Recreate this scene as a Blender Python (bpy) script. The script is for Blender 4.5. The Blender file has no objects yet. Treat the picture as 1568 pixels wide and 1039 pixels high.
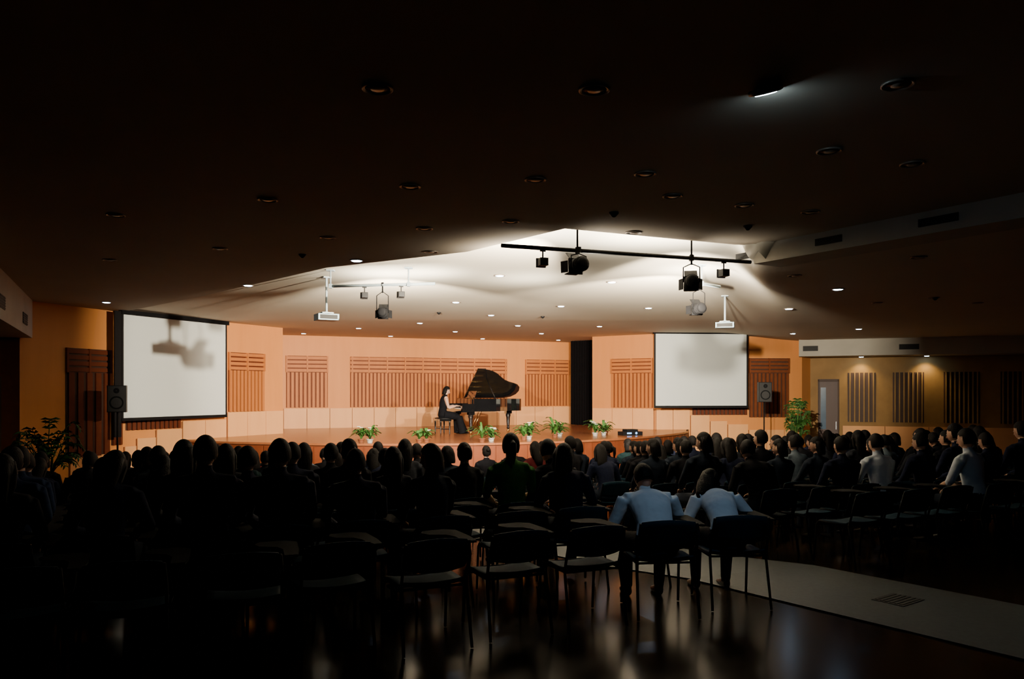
import bpy, math, random
import numpy as np
from mathutils import Vector, Matrix
random.seed(7)
F=1196.0; EYE=1.7
U=Vector((0.928,0.371)); V=Vector((-0.371,0.928))   # room axes: along the rows / towards the stage
ROT=math.atan2(0.371,0.928)
def bx(b,d): return (b-784.0)/F*d                      # lateral position for a bearing at distance d
def st(s,t): return (U.x*s+V.x*t, U.y*s+V.y*t)
def tof(x,y): return V.x*x+V.y*y
def clamp(a,l=0.,h=1.): return max(l,min(h,a))
ZB=-0.61
def zfl(x,y): return -0.60*clamp((tof(x,y)-6.0)/8.0)
scene=bpy.context.scene
# ------------------------------------------------------------------ materials
def mk(name,col,rough=0.5,metal=0.0,col2=None,scale=(1,1,1),nscale=4.0,bump=0.0,bscale=20,emit=None,estr=0,coat=0.0,detail=4,spec=0.5):
    m=bpy.data.materials.new(name); m.use_nodes=True
    nt=m.node_tree; n=nt.nodes; l=nt.links
    b=n['Principled BSDF']
    b.inputs['Base Color'].default_value=(*col,1); b.inputs['Roughness'].default_value=rough
    b.inputs['Metallic'].default_value=metal
    b.inputs['Coat Weight'].default_value=coat
    b.inputs['Specular IOR Level'].default_value=spec
    if col2 is None: col2=tuple(c*0.8 for c in col)
    tc=n.new('ShaderNodeTexCoord'); mp=n.new('ShaderNodeMapping'); mp.inputs['Scale'].default_value=scale
    l.new(tc.outputs['Object'],mp.inputs['Vector'])
    no=n.new('ShaderNodeTexNoise'); no.inputs['Scale'].default_value=nscale; no.inputs['Detail'].default_value=detail
    l.new(mp.outputs['Vector'],no.inputs['Vector'])
    r=n.new('ShaderNodeValToRGB'); r.color_ramp.elements[0].color=(*col2,1); r.color_ramp.elements[1].color=(*col,1)
    r.color_ramp.elements[0].position=0.3; r.color_ramp.elements[1].position=0.7
    l.new(no.outputs['Fac'],r.inputs['Fac']); l.new(r.outputs['Color'],b.inputs['Base Color'])
    if bump>0:
        n2=n.new('ShaderNodeTexNoise'); n2.inputs['Scale'].default_value=bscale
        l.new(mp.outputs['Vector'],n2.inputs['Vector'])
        bp=n.new('ShaderNodeBump'); bp.inputs['Strength'].default_value=bump; bp.inputs['Distance'].default_value=0.02
        l.new(n2.outputs['Fac'],bp.inputs['Height']); l.new(bp.outputs['Normal'],b.inputs['Normal'])
    if emit:
        b.inputs['Emission Color'].default_value=(*emit,1); b.inputs['Emission Strength'].default_value=estr
    return m
M_wood=mk('wall_wood_veneer',(0.68,0.27,0.078),0.5,col2=(0.64,0.25,0.070),scale=(1,1,0.12),nscale=5,spec=0.2)
M_woodS=mk('slat_wood',(0.50,0.17,0.045),0.5,col2=(0.45,0.15,0.038),scale=(1,1,0.12),nscale=6,spec=0.2)
M_woodD=mk('slat_recess_wood',(0.18,0.048,0.015),0.6,nscale=8,spec=0.2)
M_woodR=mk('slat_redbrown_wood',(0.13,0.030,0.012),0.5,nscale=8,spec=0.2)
M_skirt=mk('stage_skirt_wood',(0.17,0.042,0.014),0.5,nscale=6,spec=0.2)
M_wain=mk('wainscot_light_wood',(0.80,0.40,0.165),0.45,col2=(0.77,0.375,0.15),scale=(1,1,0.2),nscale=5,spec=0.2)
M_tan=mk('side_wall_tan',(0.33,0.19,0.065),0.6,nscale=3,spec=0.2)
M_dim=mk('hall_wall_low_bounce',(0.05,0.035,0.025),0.9,nscale=3,spec=0.1)  # unseen side and rear walls, coloured dark to cut bounced light
M_dark=mk('dark_slat',(0.05,0.02,0.01),0.6,nscale=8)
M_ceil=mk('ceiling_paint_shaded',(0.36,0.30,0.23),0.85,col2=(0.33,0.27,0.205),nscale=0.6,bump=0.6,bscale=0.9,spec=0.1)  # low light over the hall is put into this darker ceiling colour
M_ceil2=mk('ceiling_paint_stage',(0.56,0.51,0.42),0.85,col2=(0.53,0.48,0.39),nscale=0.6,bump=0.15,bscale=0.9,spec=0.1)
M_bulk=mk('bulkhead_paint',(0.45,0.42,0.36),0.7,nscale=1,spec=0.2)
M_bulk2=mk('bulkhead_paint_right',(0.5,0.47,0.40),0.7,nscale=1,spec=0.2)
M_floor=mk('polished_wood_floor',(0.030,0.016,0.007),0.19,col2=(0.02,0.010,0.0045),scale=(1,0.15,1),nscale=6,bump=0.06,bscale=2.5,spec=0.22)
M_stage=mk('stage_floor_wood',(0.30,0.105,0.040),0.25,col2=(0.23,0.075,0.028),scale=(0.15,1,1),nscale=6)
M_carp=mk('aisle_vinyl',(0.075,0.085,0.085),0.55,nscale=30,spec=0.25)
M_scr=mk('projection_screen_fabric',(0.71,0.75,0.73),0.9,nscale=2,col2=(0.70,0.74,0.72),spec=0.1)
M_blk=mk('black_satin',(0.008,0.008,0.009),0.5,nscale=10,spec=0.2)
M_blkm=mk('black_powdercoat',(0.008,0.008,0.009),0.7,nscale=10,spec=0.1)
M_pol=mk('piano_lacquer',(0.006,0.006,0.007),0.06,nscale=4,coat=1.0)
M_gold=mk('piano_iron_plate',(0.75,0.45,0.14),0.35,metal=0.8,nscale=8)
M_sbd=mk('soundboard_spruce',(0.62,0.36,0.14),0.4,scale=(0.1,2,1),nscale=12)
M_ivory=mk('ivory_key',(0.85,0.83,0.76),0.3,nscale=5,col2=(0.8,0.78,0.7))
M_brass=mk('brass',(0.8,0.55,0.2),0.25,metal=1.0)
M_steel=mk('steel',(0.30,0.31,0.33),0.35,metal=0.9)
M_whitem=mk('grey_enamel',(0.30,0.37,0.41),0.4,nscale=5)
M_proj=mk('projector_casing',(0.12,0.26,0.34),0.4,nscale=5)
M_trimr=mk('downlight_trim',(0.34,0.27,0.21),0.4,metal=0.4)
M_on=mk('lit_lamp',(0.9,0.95,1),0.5,emit=(0.50,0.72,1.0),estr=45)
M_off=mk('unlit_lamp',(0.04,0.034,0.028),0.4)
M_leaf=mk('leaf_green',(0.055,0.16,0.025),0.5,col2=(0.025,0.085,0.015),nscale=14)
M_leafd=mk('palm_leaf',(0.018,0.07,0.014),0.6,col2=(0.008,0.04,0.008),nscale=14,spec=0.2)
M_pot=mk('terracotta_pot',(0.20,0.07,0.03),0.6,nscale=10)
M_potw=mk('white_pot',(0.5,0.5,0.47),0.4,nscale=10)
M_soil=mk('soil',(0.03,0.02,0.012),0.9,nscale=40)
M_petal=mk('white_petal',(0.85,0.85,0.75),0.6)
M_curt=mk('curtain_velvet',(0.008,0.007,0.008),0.95,nscale=15,spec=0.05)
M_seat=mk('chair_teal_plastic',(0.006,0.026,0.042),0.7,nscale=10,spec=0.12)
M_tab=mk('tablet_laminate',(0.010,0.010,0.010),0.8,nscale=5,spec=0.06)
M_skin=mk('skin',(0.46,0.26,0.18),0.5,col2=(0.41,0.23,0.15),nscale=10)
M_lips=mk('lips',(0.42,0.12,0.10),0.45)
M_eyew=mk('eye_white',(0.8,0.8,0.78),0.3)
M_hair=mk('black_hair',(0.006,0.005,0.0045),0.65,col2=(0.004,0.003,0.003),scale=(6,6,0.5),nscale=12,bump=0.3,spec=0.12)
M_shoe=mk('shoe_leather',(0.015,0.013,0.012),0.4)
M_vent=mk('vent_grille',(0.02,0.02,0.02),0.7)
M_bluelens=mk('lens_glow',(0.1,0.3,0.7),0.3,emit=(0.2,0.5,1.0),estr=3)
M_glass=mk('door_glass',(0.10,0.16,0.24),0.15)
M_doorw=mk('door_wood',(0.06,0.022,0.014),0.5,nscale=6,scale=(1,1,0.1))
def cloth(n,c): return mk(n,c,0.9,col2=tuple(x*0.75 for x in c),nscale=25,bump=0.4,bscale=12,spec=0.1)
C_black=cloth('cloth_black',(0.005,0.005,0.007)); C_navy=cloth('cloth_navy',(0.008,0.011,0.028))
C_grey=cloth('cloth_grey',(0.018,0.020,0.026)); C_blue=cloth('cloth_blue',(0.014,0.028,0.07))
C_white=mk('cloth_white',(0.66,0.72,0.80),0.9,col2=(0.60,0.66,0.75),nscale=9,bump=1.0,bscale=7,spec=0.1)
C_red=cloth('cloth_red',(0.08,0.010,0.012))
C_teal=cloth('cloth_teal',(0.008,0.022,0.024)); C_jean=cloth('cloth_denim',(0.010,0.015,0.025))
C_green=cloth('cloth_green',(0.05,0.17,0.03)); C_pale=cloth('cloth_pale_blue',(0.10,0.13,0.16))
# ------------------------------------------------------------------ mesh builder
class MB:
    def __init__(s): s.v=[];s.f=[];s.m=[];s.sm=[];s.mats=[];s.M=Matrix.Identity(4)
    def mi(s,mat):
        if mat not in s.mats: s.mats.append(mat)
        return s.mats.index(mat)
    def add(s,vs,fs,mat,smooth=False):
        b=len(s.v); k=s.mi(mat)
        for q in vs: s.v.append(tuple(s.M@Vector(q)))
        for f in fs: s.f.append(tuple(b+i for i in f)); s.m.append(k); s.sm.append(smooth)
    def box(s,c,z,mat,rz=0.0,rx=0.0):
        R=Matrix.Translation(c)@Matrix.Rotation(rz,4,'Z')@Matrix.Rotation(rx,4,'X')
        a,b,h=z[0]/2,z[1]/2,z[2]/2
        vs=[R@Vector(p) for p in [(-a,-b,-h),(a,-b,-h),(a,b,-h),(-a,b,-h),(-a,-b,h),(a,-b,h),(a,b,h),(-a,b,h)]]
        s.add(vs,[(0,3,2,1),(4,5,6,7),(0,1,5,4),(1,2,6,5),(2,3,7,6),(3,0,4,7)],mat)
    def plank(s,p0,p1,n,o0,o1,z0,z1,mat):
        p0=Vector(p0);p1=Vector(p1);n=Vector(n)
        q=[p0+n*o0,p1+n*o0,p1+n*o1,p0+n*o1]
        vs=[(a.x,a.y,z0) for a in q]+[(a.x,a.y,z1) for a in q]
        s.add(vs,[(0,3,2,1),(4,5,6,7),(0,1,5,4),(1,2,6,5),(2,3,7,6),(3,0,4,7)],mat)
    def prism(s,out,z0,z1,mat):
        n=len(out)
        vs=[(x,y,z0) for x,y in out]+[(x,y,z1) for x,y in out]
        fs=[tuple(range(n-1,-1,-1)),tuple(range(n,2*n))]+[(i,(i+1)%n,n+(i+1)%n,n+i) for i in range(n)]
        s.add(vs,fs,mat)
    def tube(s,pts,rad,mat,seg=8,ref=None,cap=True):
        pts=[Vector(p) for p in pts]; n=len(pts)
        if not isinstance(rad,(list,tuple)): rad=[rad]*n
        vs=[];fs=[]
        pr=None
        for i in range(n):
            T=(pts[min(i+1,n-1)]-pts[max(i-1,0)]).normalized()
            if ref is not None: R=Vector(ref)
            elif pr is None: R=Vector((0,0,1)) if abs(T.z)<0.9 else Vector((0,1,0))
            else: R=pr
            S=T.cross(R)
            if S.length<1e-4: S=T.cross(Vector((1,0,0)))
            S.normalize(); B=S.cross(T).normalized()
            if ref is None: pr=B
            r=rad[i]; ra,rb=(r if isinstance(r,tuple) else (r,r))
            for k in range(seg):
                a=2*math.pi*k/seg
                vs.append(pts[i]+S*ra*math.cos(a)+B*rb*math.sin(a))
        for i in range(n-1):
            for k in range(seg):
                k2=(k+1)%seg
                fs.append((i*seg+k,i*seg+k2,(i+1)*seg+k2,(i+1)*seg+k))
        if cap:
            fs.append(tuple(range(seg-1,-1,-1))); fs.append(tuple(range((n-1)*seg,n*seg)))
        s.add(vs,fs,mat,True)
    def ell(s,c,r,mat,seg=14,rings=9,fn=None,keep=None):
        vs=[];c=Vector(c)
        for i in range(rings+1):
            th=math.pi*i/rings
            for k in range(seg):
                a=2*math.pi*k/seg
                p=Vector((math.sin(th)*math.cos(a),math.sin(th)*math.sin(a),math.cos(th)))
                q=Vector((p.x*r[0],p.y*r[1],p.z*r[2]))
                if fn: q=fn(p,q)
                vs.append(c+q)
        fs=[]
        for i in range(rings):
            for k in range(seg):
                k2=(k+1)%seg
                f=(i*seg+k,(i+1)*seg+k,(i+1)*seg+k2,i*seg+k2)
                if keep and not all(keep(vs[j]-c) for j in f): continue
                fs.append(f)
        s.add(vs,fs,mat,True)
    def lathe(s,prof,c,mat,seg=16,smooth=True):
        c=Vector(c);vs=[];n=len(prof)
        for r,z in prof:
            for k in range(seg):
                a=2*math.pi*k/seg; vs.append(c+Vector((r*math.cos(a),r*math.sin(a),z)))
        fs=[(i*seg+k,i*seg+(k+1)%seg,(i+1)*seg+(k+1)%seg,(i+1)*seg+k) for i in range(n-1) for k in range(seg)]
        fs.append(tuple(range(seg-1,-1,-1))); fs.append(tuple(range((n-1)*seg,n*seg)))
        s.add(vs,fs,mat,smooth)
    def mesh(s,name):
        me=bpy.data.meshes.new(name); me.from_pydata(s.v,[],s.f)
        for m in s.mats: me.materials.append(m)
        me.polygons.foreach_set('material_index',s.m); me.polygons.foreach_set('use_smooth',s.sm)
        me.validate(); me.update(); return me
    def obj(s,name,loc=(0,0,0),rz=0.0,bevel=0):
        me=s.mesh(name); o=bpy.data.objects.new(name,me); scene.collection.objects.link(o)
        o.location=loc; o.rotation_euler=(0,0,rz)
        if bevel:
            b=o.modifiers.new('edge_bevel','BEVEL'); b.width=bevel; b.segments=2; b.limit_method='ANGLE'
        return o
def inst(name,me,loc,rz=0.0,sc=1.0):
    o=bpy.data.objects.new(name,me); scene.collection.objects.link(o)
    o.location=loc; o.rotation_euler=(0,0,rz); o.scale=(sc,sc,sc); return o
# ------------------------------------------------------------------ plan of the room
L0=(-9.77,15.5);L1=(bx(187,17.9),17.9);L2=(bx(346,20.6),20.6);L3=(bx(433,22.4),22.4)
B0=(-8.0,24.95);B1=(3.1,29.3)
R0=(bx(907,26.0),26.0);R1=(bx(1003,24.7),24.7);R3=(bx(1228,25.0),25.0)
R4=(bx(1240,25.5),25.5);R5=(bx(1568,23.4),23.4);R6=(17.0,22.65)
def hit(b,p0,p1):
    dx=(b-784.0)/F
    ex,ey=p1[0]-p0[0],p1[1]-p0[1]
    a=(p0[0]-dx*p0[1])/(dx*ey-ex)
    return (p0[0]+ex*a,p0[1]+ey*a)
def nrm(p0,p1,inside=(0,14)):
    d=Vector((p1[0]-p0[0],p1[1]-p0[1])).normalized(); n=Vector((-d.y,d.x))
    if n.dot(Vector(inside)-Vector(p0))<0: n=-n
    return n
def wall(name,p0,p1,z0,z1,mat):
    m=MB(); m.plank(p0,p1,nrm(p0,p1),-0.2,0,z0,z1,mat); return m.obj(name)
wall('wall_front_left',L0,L1,ZB,3.95,M_wood); 
m=MB(); m.plank(L1,L2,nrm(L1,L2),-0.2,0,ZB,3.95,M_wood); m.plank(L2,L3,nrm(L2,L3),-0.2,0,ZB,3.95,M_wood); m.obj('wall_stage_left')
wall('wall_wing_left',(L3[0]-0.1,L3[1]+0.1),B0,ZB,3.95,M_wood)
wall('wall_stage_back',B0,B1,ZB,3.95,M_wood)
wall('wall_wing_right',(R0[0]+0.15,R0[1]+0.1),B1,ZB,3.95,M_wood)
m=MB(); m.plank(R0,R1,nrm(R0,R1),-0.2,0,ZB,3.95,M_wood); m.plank(R1,R3,nrm(R1,R3),-0.2,0,ZB,3.95,M_wood); m.obj('wall_stage_right')
wall('wall_alcove_right',R3,(R4[0]+0.02,R4[1]),ZB,3.95,M_wood)
wall('wall_front_right',R4,R6,ZB,3.95,M_tan)
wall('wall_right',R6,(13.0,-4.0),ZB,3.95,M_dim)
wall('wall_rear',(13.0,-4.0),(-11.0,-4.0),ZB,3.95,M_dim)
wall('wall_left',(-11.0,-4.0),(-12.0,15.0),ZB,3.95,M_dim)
wall('wall_alcove_left',(-12.0,15.0),L0,ZB,3.95,M_woodD)
# floor
m=MB(); ns,nt_=40,48; vs=[];fs=[]
for j in range(nt_+1):
    for i in range(ns+1):
        s_=-16+42*i/ns; t_=-10+48*j/nt_; x,y=st(s_,t_); vs.append((x,y,zfl(x,y)))
for j in range(nt_):
    for i in range(ns):
        a=j*(ns+1)+i; fs.append((a,a+1,a+ns+2,a+ns+1))
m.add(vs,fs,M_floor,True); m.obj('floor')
def eL(t): return 4.40-0.28*(min(t,7)-5)-0.12*max(t-7,0)
m=MB(); vs=[];fs=[]
tt=[0+0.5*i for i in range(32)]
for t_ in tt:
    for s_ in (eL(t_),eL(t_)+1.45):
        x,y=st(s_,t_); vs.append((x,y,zfl(x,y)+0.012))
for i in range(len(tt)-1): fs.append((2*i,2*i+1,2*i+3,2*i+2))
m.add(vs,fs,M_carp); m.obj('aisle_runner')
m=MB(); 
for k in range(6): m.box((0,-0.1+0.04*k,0.004),(0.30,0.02,0.008),M_vent)
m.box((0,0,0.002),(0.34,0.26,0.004),M_vent)
m.obj('floor_vent',(bx(1375,6.35),6.35,0.013),ROT+0.25)
# ceilings
NEAR=[(-13,20.5),(-9.75,18.7),(-6.1,15.1),(-2.73,11.5),(-0.59,10.2),(0.59,8.75),(2.75,9.7),(3.02,9.75),(6.2,4.8),(11.85,-4.0),(-13,-4.0)]
def inpoly(x,y,P):
    c=False;j=len(P)-1
    for i in range(len(P)):
        if (P[i][1]>y)!=(P[j][1]>y) and x<(P[j][0]-P[i][0])*(y-P[i][1])/(P[j][1]-P[i][1])+P[i][0]: c=not c
        j=i
    return c
def ss(a): a=clamp(a); return a*a*(3-2*a)
def zfar(x,y):
    base=3.76-0.22*clamp((y-9)/11)
    xl=3.02+(y-9.75)*0.43 if y>9.75 else 3.02-(y-9.75)*0.64
    w=0.3+0.18*max(0,y-9.75)
    return base+(3.33-base)*ss((x-xl+w)/w)
def zceil(x,y): return 3.53 if inpoly(x,y,NEAR) else zfar(x,y)
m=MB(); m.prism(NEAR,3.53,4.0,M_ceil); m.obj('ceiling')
m=MB(); vs=[];fs=[];nx,ny=200,210
for j in range(ny+1):
    for i in range(nx+1):
        x=-13+31*i/nx; y=-4.2+34.5*j/ny
        z=zfar(x,y)
        if inpoly(x,y,NEAR) or (y<9.5 and inpoly(x-0.24,y,NEAR)): z=max(z,3.62)
        vs.append((x,y,z))
for j in range(ny):
    for i in range(nx):
        a=j*(nx+1)+i; fs.append((a,a+nx+1,a+nx+2,a+1))
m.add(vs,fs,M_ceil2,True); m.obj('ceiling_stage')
def vent(mb,p0,p1,n,z0,z1):
    mb.plank(p0,p1,n,0.0,0.012,z0,z1,M_vent)
    k=5
    for i in range(k): 
        z=z0+(z1-z0)*(i+0.5)/k; mb.plank(p0,p1,n,0.012,0.02,z-0.003,z+0.003,M_blk)
def lerp2(a,b,t): return (a[0]+(b[0]-a[0])*t,a[1]+(b[1]-a[1])*t)
# bulkheads
m=MB()
pts=[(3.02,9.75),(6.2,4.8),(11.85,-4.0)]
for a,b in ((pts[0],pts[1]),(pts[1],pts[2])):
    m.plank(a,b,nrm(a,b,(-3,5)),-0.5,0.0,3.30,3.54,M_bulk)
n=nrm(pts[0],pts[1],(-3,5))
for c,w in ((1140,0.13),(1269,0.17),(1437,0.20)):
    h=Vector(hit(c,pts[0],pts[1])); d=(Vector(pts[1])-Vector(pts[0])).normalized()
    vent(m,h-d*w,h+d*w,n,3.38,3.46)
m.obj('trim_1')
m=MB(); a=(9.0,24.5); b=(15.9,21.9); n=nrm(a,b); m.plank(a,b,n,-1.1,0,2.82,3.5,M_bulk2)
d=(Vector(b)-Vector(a)).normalized()
for c,w in ((1241,0.22),(1392,0.27)):
    h=Vector(hit(c,a,b)); vent(m,h-d*w,h+d*w,n,2.98,3.14)
m.obj('trim_2')
m=MB(); a=(bx(68,16),15.6); b=(-5.0,6.4); n=nrm(a,b,(0,12)); m.plank(a,b,n,-4.0,0,2.78,3.6,M_bulk)
d=(Vector(b)-Vector(a)).normalized()
for c in (60,38,2):
    h=Vector(hit(c,a,b)); vent(m,h-d*0.35,h+d*0.35,n,2.95,3.15)
m.obj('trim_3')
# ------------------------------------------------------------------ wall dressing
def slatpanel(p0,p1,z0,z1,z2,z3=None,mat=None,post=0.6,pitch=0.125,dark=M_woodD,duty=0.31):
    mat=mat or M_woodS
    n=nrm(p0,p1); mb=MB(); L=(Vector(p1)-Vector(p0)).length
    top=z2
    mb.plank(p0,p1,n,0.0,0.012,z0,top,dark)
    k=max(3,int(L/pitch))
    for i in range(k):
        c=(i+0.5)/k; h=duty/k
        mb.plank(lerp2(p0,p1,c-h),lerp2(p0,p1,c+h),n,0.012,0.055,z0,z1,mat)
    if z2>z1:
        nb=4; hh=(z2-z1)/nb
        for i in range(nb):
            mb.plank(p0,p1,n,0.012,0.05,z1+hh*i+0.02,z1+hh*(i+1)-0.02,mat)
        q=max(1,round(L/post))
        for i in range(q+1):
            c=clamp(i/q,0.012,0.988); h=0.02/L*1.2
            mb.plank(lerp2(p0,p1,c-h),lerp2(p0,p1,c+h),n,0.012,0.065,z1,z2,mat)
    return mb.obj('acoustic_slat_panel')
for a,b in ((438,502),(536,776),(804,871)):
    slatpanel(hit(a,B0,B1),hit(b,B0,B1),1.20,2.34,2.88)
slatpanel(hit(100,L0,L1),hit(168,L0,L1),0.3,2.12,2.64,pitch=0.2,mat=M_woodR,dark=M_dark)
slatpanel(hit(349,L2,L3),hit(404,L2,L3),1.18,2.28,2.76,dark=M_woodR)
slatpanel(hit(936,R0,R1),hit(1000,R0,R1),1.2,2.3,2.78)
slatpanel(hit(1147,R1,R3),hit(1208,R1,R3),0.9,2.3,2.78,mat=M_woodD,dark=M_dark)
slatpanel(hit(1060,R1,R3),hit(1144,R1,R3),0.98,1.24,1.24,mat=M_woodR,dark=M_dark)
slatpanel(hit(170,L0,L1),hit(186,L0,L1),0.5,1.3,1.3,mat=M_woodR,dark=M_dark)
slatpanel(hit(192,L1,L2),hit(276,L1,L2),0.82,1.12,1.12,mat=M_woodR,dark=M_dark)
for a,b in ((1298,1341),(1367,1415),(1445,1500),(1532,1600)):
    slatpanel(hit(a,R4,R6),hit(b,R4,R6),0.75,2.32,2.32,mat=M_tan,dark=M_dark,pitch=0.12,duty=0.14)
def wains(p0,p1,z0,z1,pitch=0.72):
    n=nrm(p0,p1); L=(Vector(p1)-Vector(p0)).length; mb=MB(); k=max(1,round(L/pitch))
    mb.plank(p0,p1,n,0,0.02,z0,z1-0.01,M_woodD)
    for i in range(k):
        g=0.008/L
        mb.plank(lerp2(p0,p1,i/k+g),lerp2(p0,p1,(i+1)/k-g),n,0.02,0.05,z0,z1,M_wain)
    global TN; TN+=1; return mb.obj('trim_%d'%TN)
TN=3
wains(hit(434,B0,B1),hit(874,B0,B1),0.52,1.17)
wains(hit(347,L2,L3),hit(432,L2,L3),0.52,1.17)
for a,b,zt in ((278,345,0.98),(238,277,0.80),(208,237,0.62),(189,207,0.45)):
    wains(hit(a,L1,L2),hit(b,L1,L2),ZB,zt)
wains(hit(105,L0,L1),hit(185,L0,L1),ZB,0.32)
wains(hit(908,R0,R1),hit(1002,R0,R1),0.52,1.17)
for a,b,zt in ((1004,1056,1.17),(1057,1086,0.97),(1087,1113,0.78),(1114,1145,0.68),(1146,1227,0.5)):
    wains(hit(a,R1,R3),hit(b,R1,R3),ZB,zt,0.6)
wains(hit(1290,R4,R6),hit(1640,R4,R6),ZB,0.62,1.2)
# doors
p0=hit(1253,R4,R6);p1=hit(1284,R4,R6); n=nrm(p0,p1); m=MB()
m.plank(p0,p1,n,0,0.03,ZB,2.06,M_doorw)
for a,b in ((-0.02,0.05),(0.95,1.02)): m.plank(lerp2(p0,p1,a),lerp2(p0,p1,b),n,0.0,0.08,ZB,2.10,M_dark)
m.plank(lerp2(p0,p1,-0.02),lerp2(p0,p1,1.02),n,0,0.08,2.04,2.12,M_dark)
m.plank(lerp2(p0,p1,0.12),lerp2(p0,p1,0.38),n,0.03,0.04,0.5,1.85,M_glass)
m.plank(lerp2(p0,p1,0.86),lerp2(p0,p1,0.9),n,0.03,0.08,0.5,0.75,M_steel)
m.obj('door_1')
p0,p1=(lerp2((-12,15),L0,0.45),lerp2((-12,15),L0,0.85)); n=nrm(p0,p1); m=MB()
m.plank(p0,p1,n,0,0.03,ZB,1.95,M_doorw)
for a,b in ((-0.02,0.05),(0.95,1.02)): m.plank(lerp2(p0,p1,a),lerp2(p0,p1,b),n,0.0,0.08,ZB,2.0,M_dark)
m.plank(lerp2(p0,p1,0.12),lerp2(p0,p1,0.3),n,0.03,0.04,0.4,1.7,M_glass)
m.obj('door_2')
# curtain
m=MB(); vs=[];fs=[]
q0=Vector((bx(874,28.2),28.2)); q1=Vector((bx(908,27.6),27.6)); K=60
for i in range(K+1):
    p=q0.lerp(q1,i/K); off=0.06*math.sin(i*0.9)
    vs+= [(p.x,p.y+off,0.53),(p.x,p.y+off*0.8,3.6)]
for i in range(K): fs.append((2*i,2*i+2,2*i+3,2*i+1))
m.add(vs,fs,M_curt,True); m.obj('stage_curtain')
# ------------------------------------------------------------------ stage
def stage_edge(a):
    b=lerp2((-8.3,19.55),(5.55,24.65),a); pr=4.0*math.sin(math.pi*a)**0.75 if 0<a<1 else 0
    return (b[0]-V.x*pr,b[1]-V.y*pr)
arc=[stage_edge(i/28) for i in range(29)]
m=MB()
out=arc+[(5.6,24.7),(4.4,24.85),(2.75,26.1),(3.0,29.2),(-7.9,25.0),(-6.6,22.6),(-7.5,20.75)]
m.prism(out,ZB+0.01,0.48,M_skirt); m.prism(out,0.48,0.52,M_stage)
for i in range(28):
    a,b=arc[i],arc[i+1]; n=nrm(a,b,(0,5))
    for k in range(2): m.plank(lerp2(a,b,k/2+0.03),lerp2(a,b,k/2+0.47),n,0,0.025,ZB+0.02,0.44,M_skirt)
    m.plank(a,b,n,0,0.04,0.47,0.52,M_stage)
m.obj('stage_platform')
# ------------------------------------------------------------------ projection screens
def screen(a,b,z0,z1):
    n=nrm(a,b); mb=MB()
    mb.plank(a,b,n,0.0,0.006,z0+0.04,z1,M_scr)
    d=(Vector(b)-Vector(a)).normalized()
    for p,q in ((Vector(a)-d*0.05,Vector(a)),(Vector(b),Vector(b)+d*0.05)): mb.plank(p,q,n,-0.002,0.008,z0,z1,M_blk)
    mb.plank(Vector(a)-d*0.05,Vector(b)+d*0.05,n,-0.012,0.02,z0-0.03,z0+0.04,M_blk)
    mb.plank(Vector(a)-d*0.08,Vector(b)+d*0.08,n,-0.06,0.06,z1,z1+0.1,M_blkm)
    return mb.obj('projection_screen')
screen((bx(189,17.5),17.5),(bx(345,20.3),20.3),1.08,3.44)
screen((bx(1004,24.1),24.1),(bx(1143,24.35),24.35),1.24,3.50)
m=MB(); a=(bx(173,17.2),17.25); b=(bx(185,17.4),17.4); m.plank(a,b,nrm(a,b),-0.02,0.02,0.7,3.5,M_blk); m.obj('stage_side_curtain')
# ------------------------------------------------------------------ ceiling downlights
def dl(on):
    mb=MB(); r=0.095
    mb.lathe([(r,0.0),(r,-0.010),(r*0.93,-0.013),(r*0.80,-0.006),(r*0.78,0.0)],(0,0,0),M_trimr,20)
    if on: mb.lathe([(r*0.74,-0.010),(r*0.6,-0.017),(0.001,-0.019)],(0,0,0),M_on,20)
    else:
        mb.lathe([(r*0.80,-0.004),(r*0.5,-0.003),(0.001,-0.003)],(0,0,0),M_off,20)
        mb.lathe([(0.045,-0.004),(0.04,-0.012),(0.001,-0.014)],(0,0,0),M_trimr,12)
    return mb.mesh('recessed_downlight')
DLon,DLoff=dl(True),dl(False)
def ceil_at(b,e):
    d=2.5
    while d<29:
        x=bx(b,d)
        if EYE+(600-e)/F*d>=zceil(x,d): return (x,d,zceil(x,d))
        d+=0.02
    return None
def spot(name,loc,tgt,w,col,size,blend=0.5,rad=0.04):
    l=bpy.data.lights.new(name,'SPOT'); l.energy=w; l.color=col; l.spot_size=math.radians(size); l.spot_blend=blend; l.shadow_soft_size=rad
    o=bpy.data.objects.new(name,l); scene.collection.objects.link(o); o.location=loc
    o.rotation_euler=(Vector(tgt)-Vector(loc)).to_track_quat('-Z','Y').to_euler(); return o
OFF=[(578,134),(910,136),(628,284),(820,274),(988,265),(410,305),(502,363),(650,349),(782,338),(1030,299),(1140,313),(1241,323),(970,355),(1375,127),(1270,230),(1397,250),(337,380),(177,328),(660,385),(168,397),(1217,421),(1343,463),(1430,455),(1497,463),(1407,393)]
ON=[(765,421),(937,431),(698,462),(859,468),(993,471),(752,482),(643,494),(793,498),(918,499),(549,502),(697,507),(829,510),(598,514),(739,518),(855,520),(465,510),(546,398),(380,436),(163,462),(1283,442),(1208,472),(1315,503),(1214,510),(590,474)]
for b,e in OFF:
    p=ceil_at(b,e)
    if p: inst('recessed_downlight',DLoff,(p[0],p[1],p[2]-0.001))
for i,(b,e) in enumerate(ON):
    p=ceil_at(b,e)
    if p:
        inst('recessed_downlight',DLon,(p[0],p[1],p[2]-0.001))
        if i in (2,4,6,8,10,12,14): spot('downlight_beam',(p[0],p[1],p[2]-0.06),(p[0],p[1],0),18,(0.85,0.92,1.0),90,0.8,0.05)
p=ceil_at(1172,130); mb=MB(); mb.M=Matrix.Rotation(0.35,4,'X')@Matrix.Rotation(-0.25,4,'Y')
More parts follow.
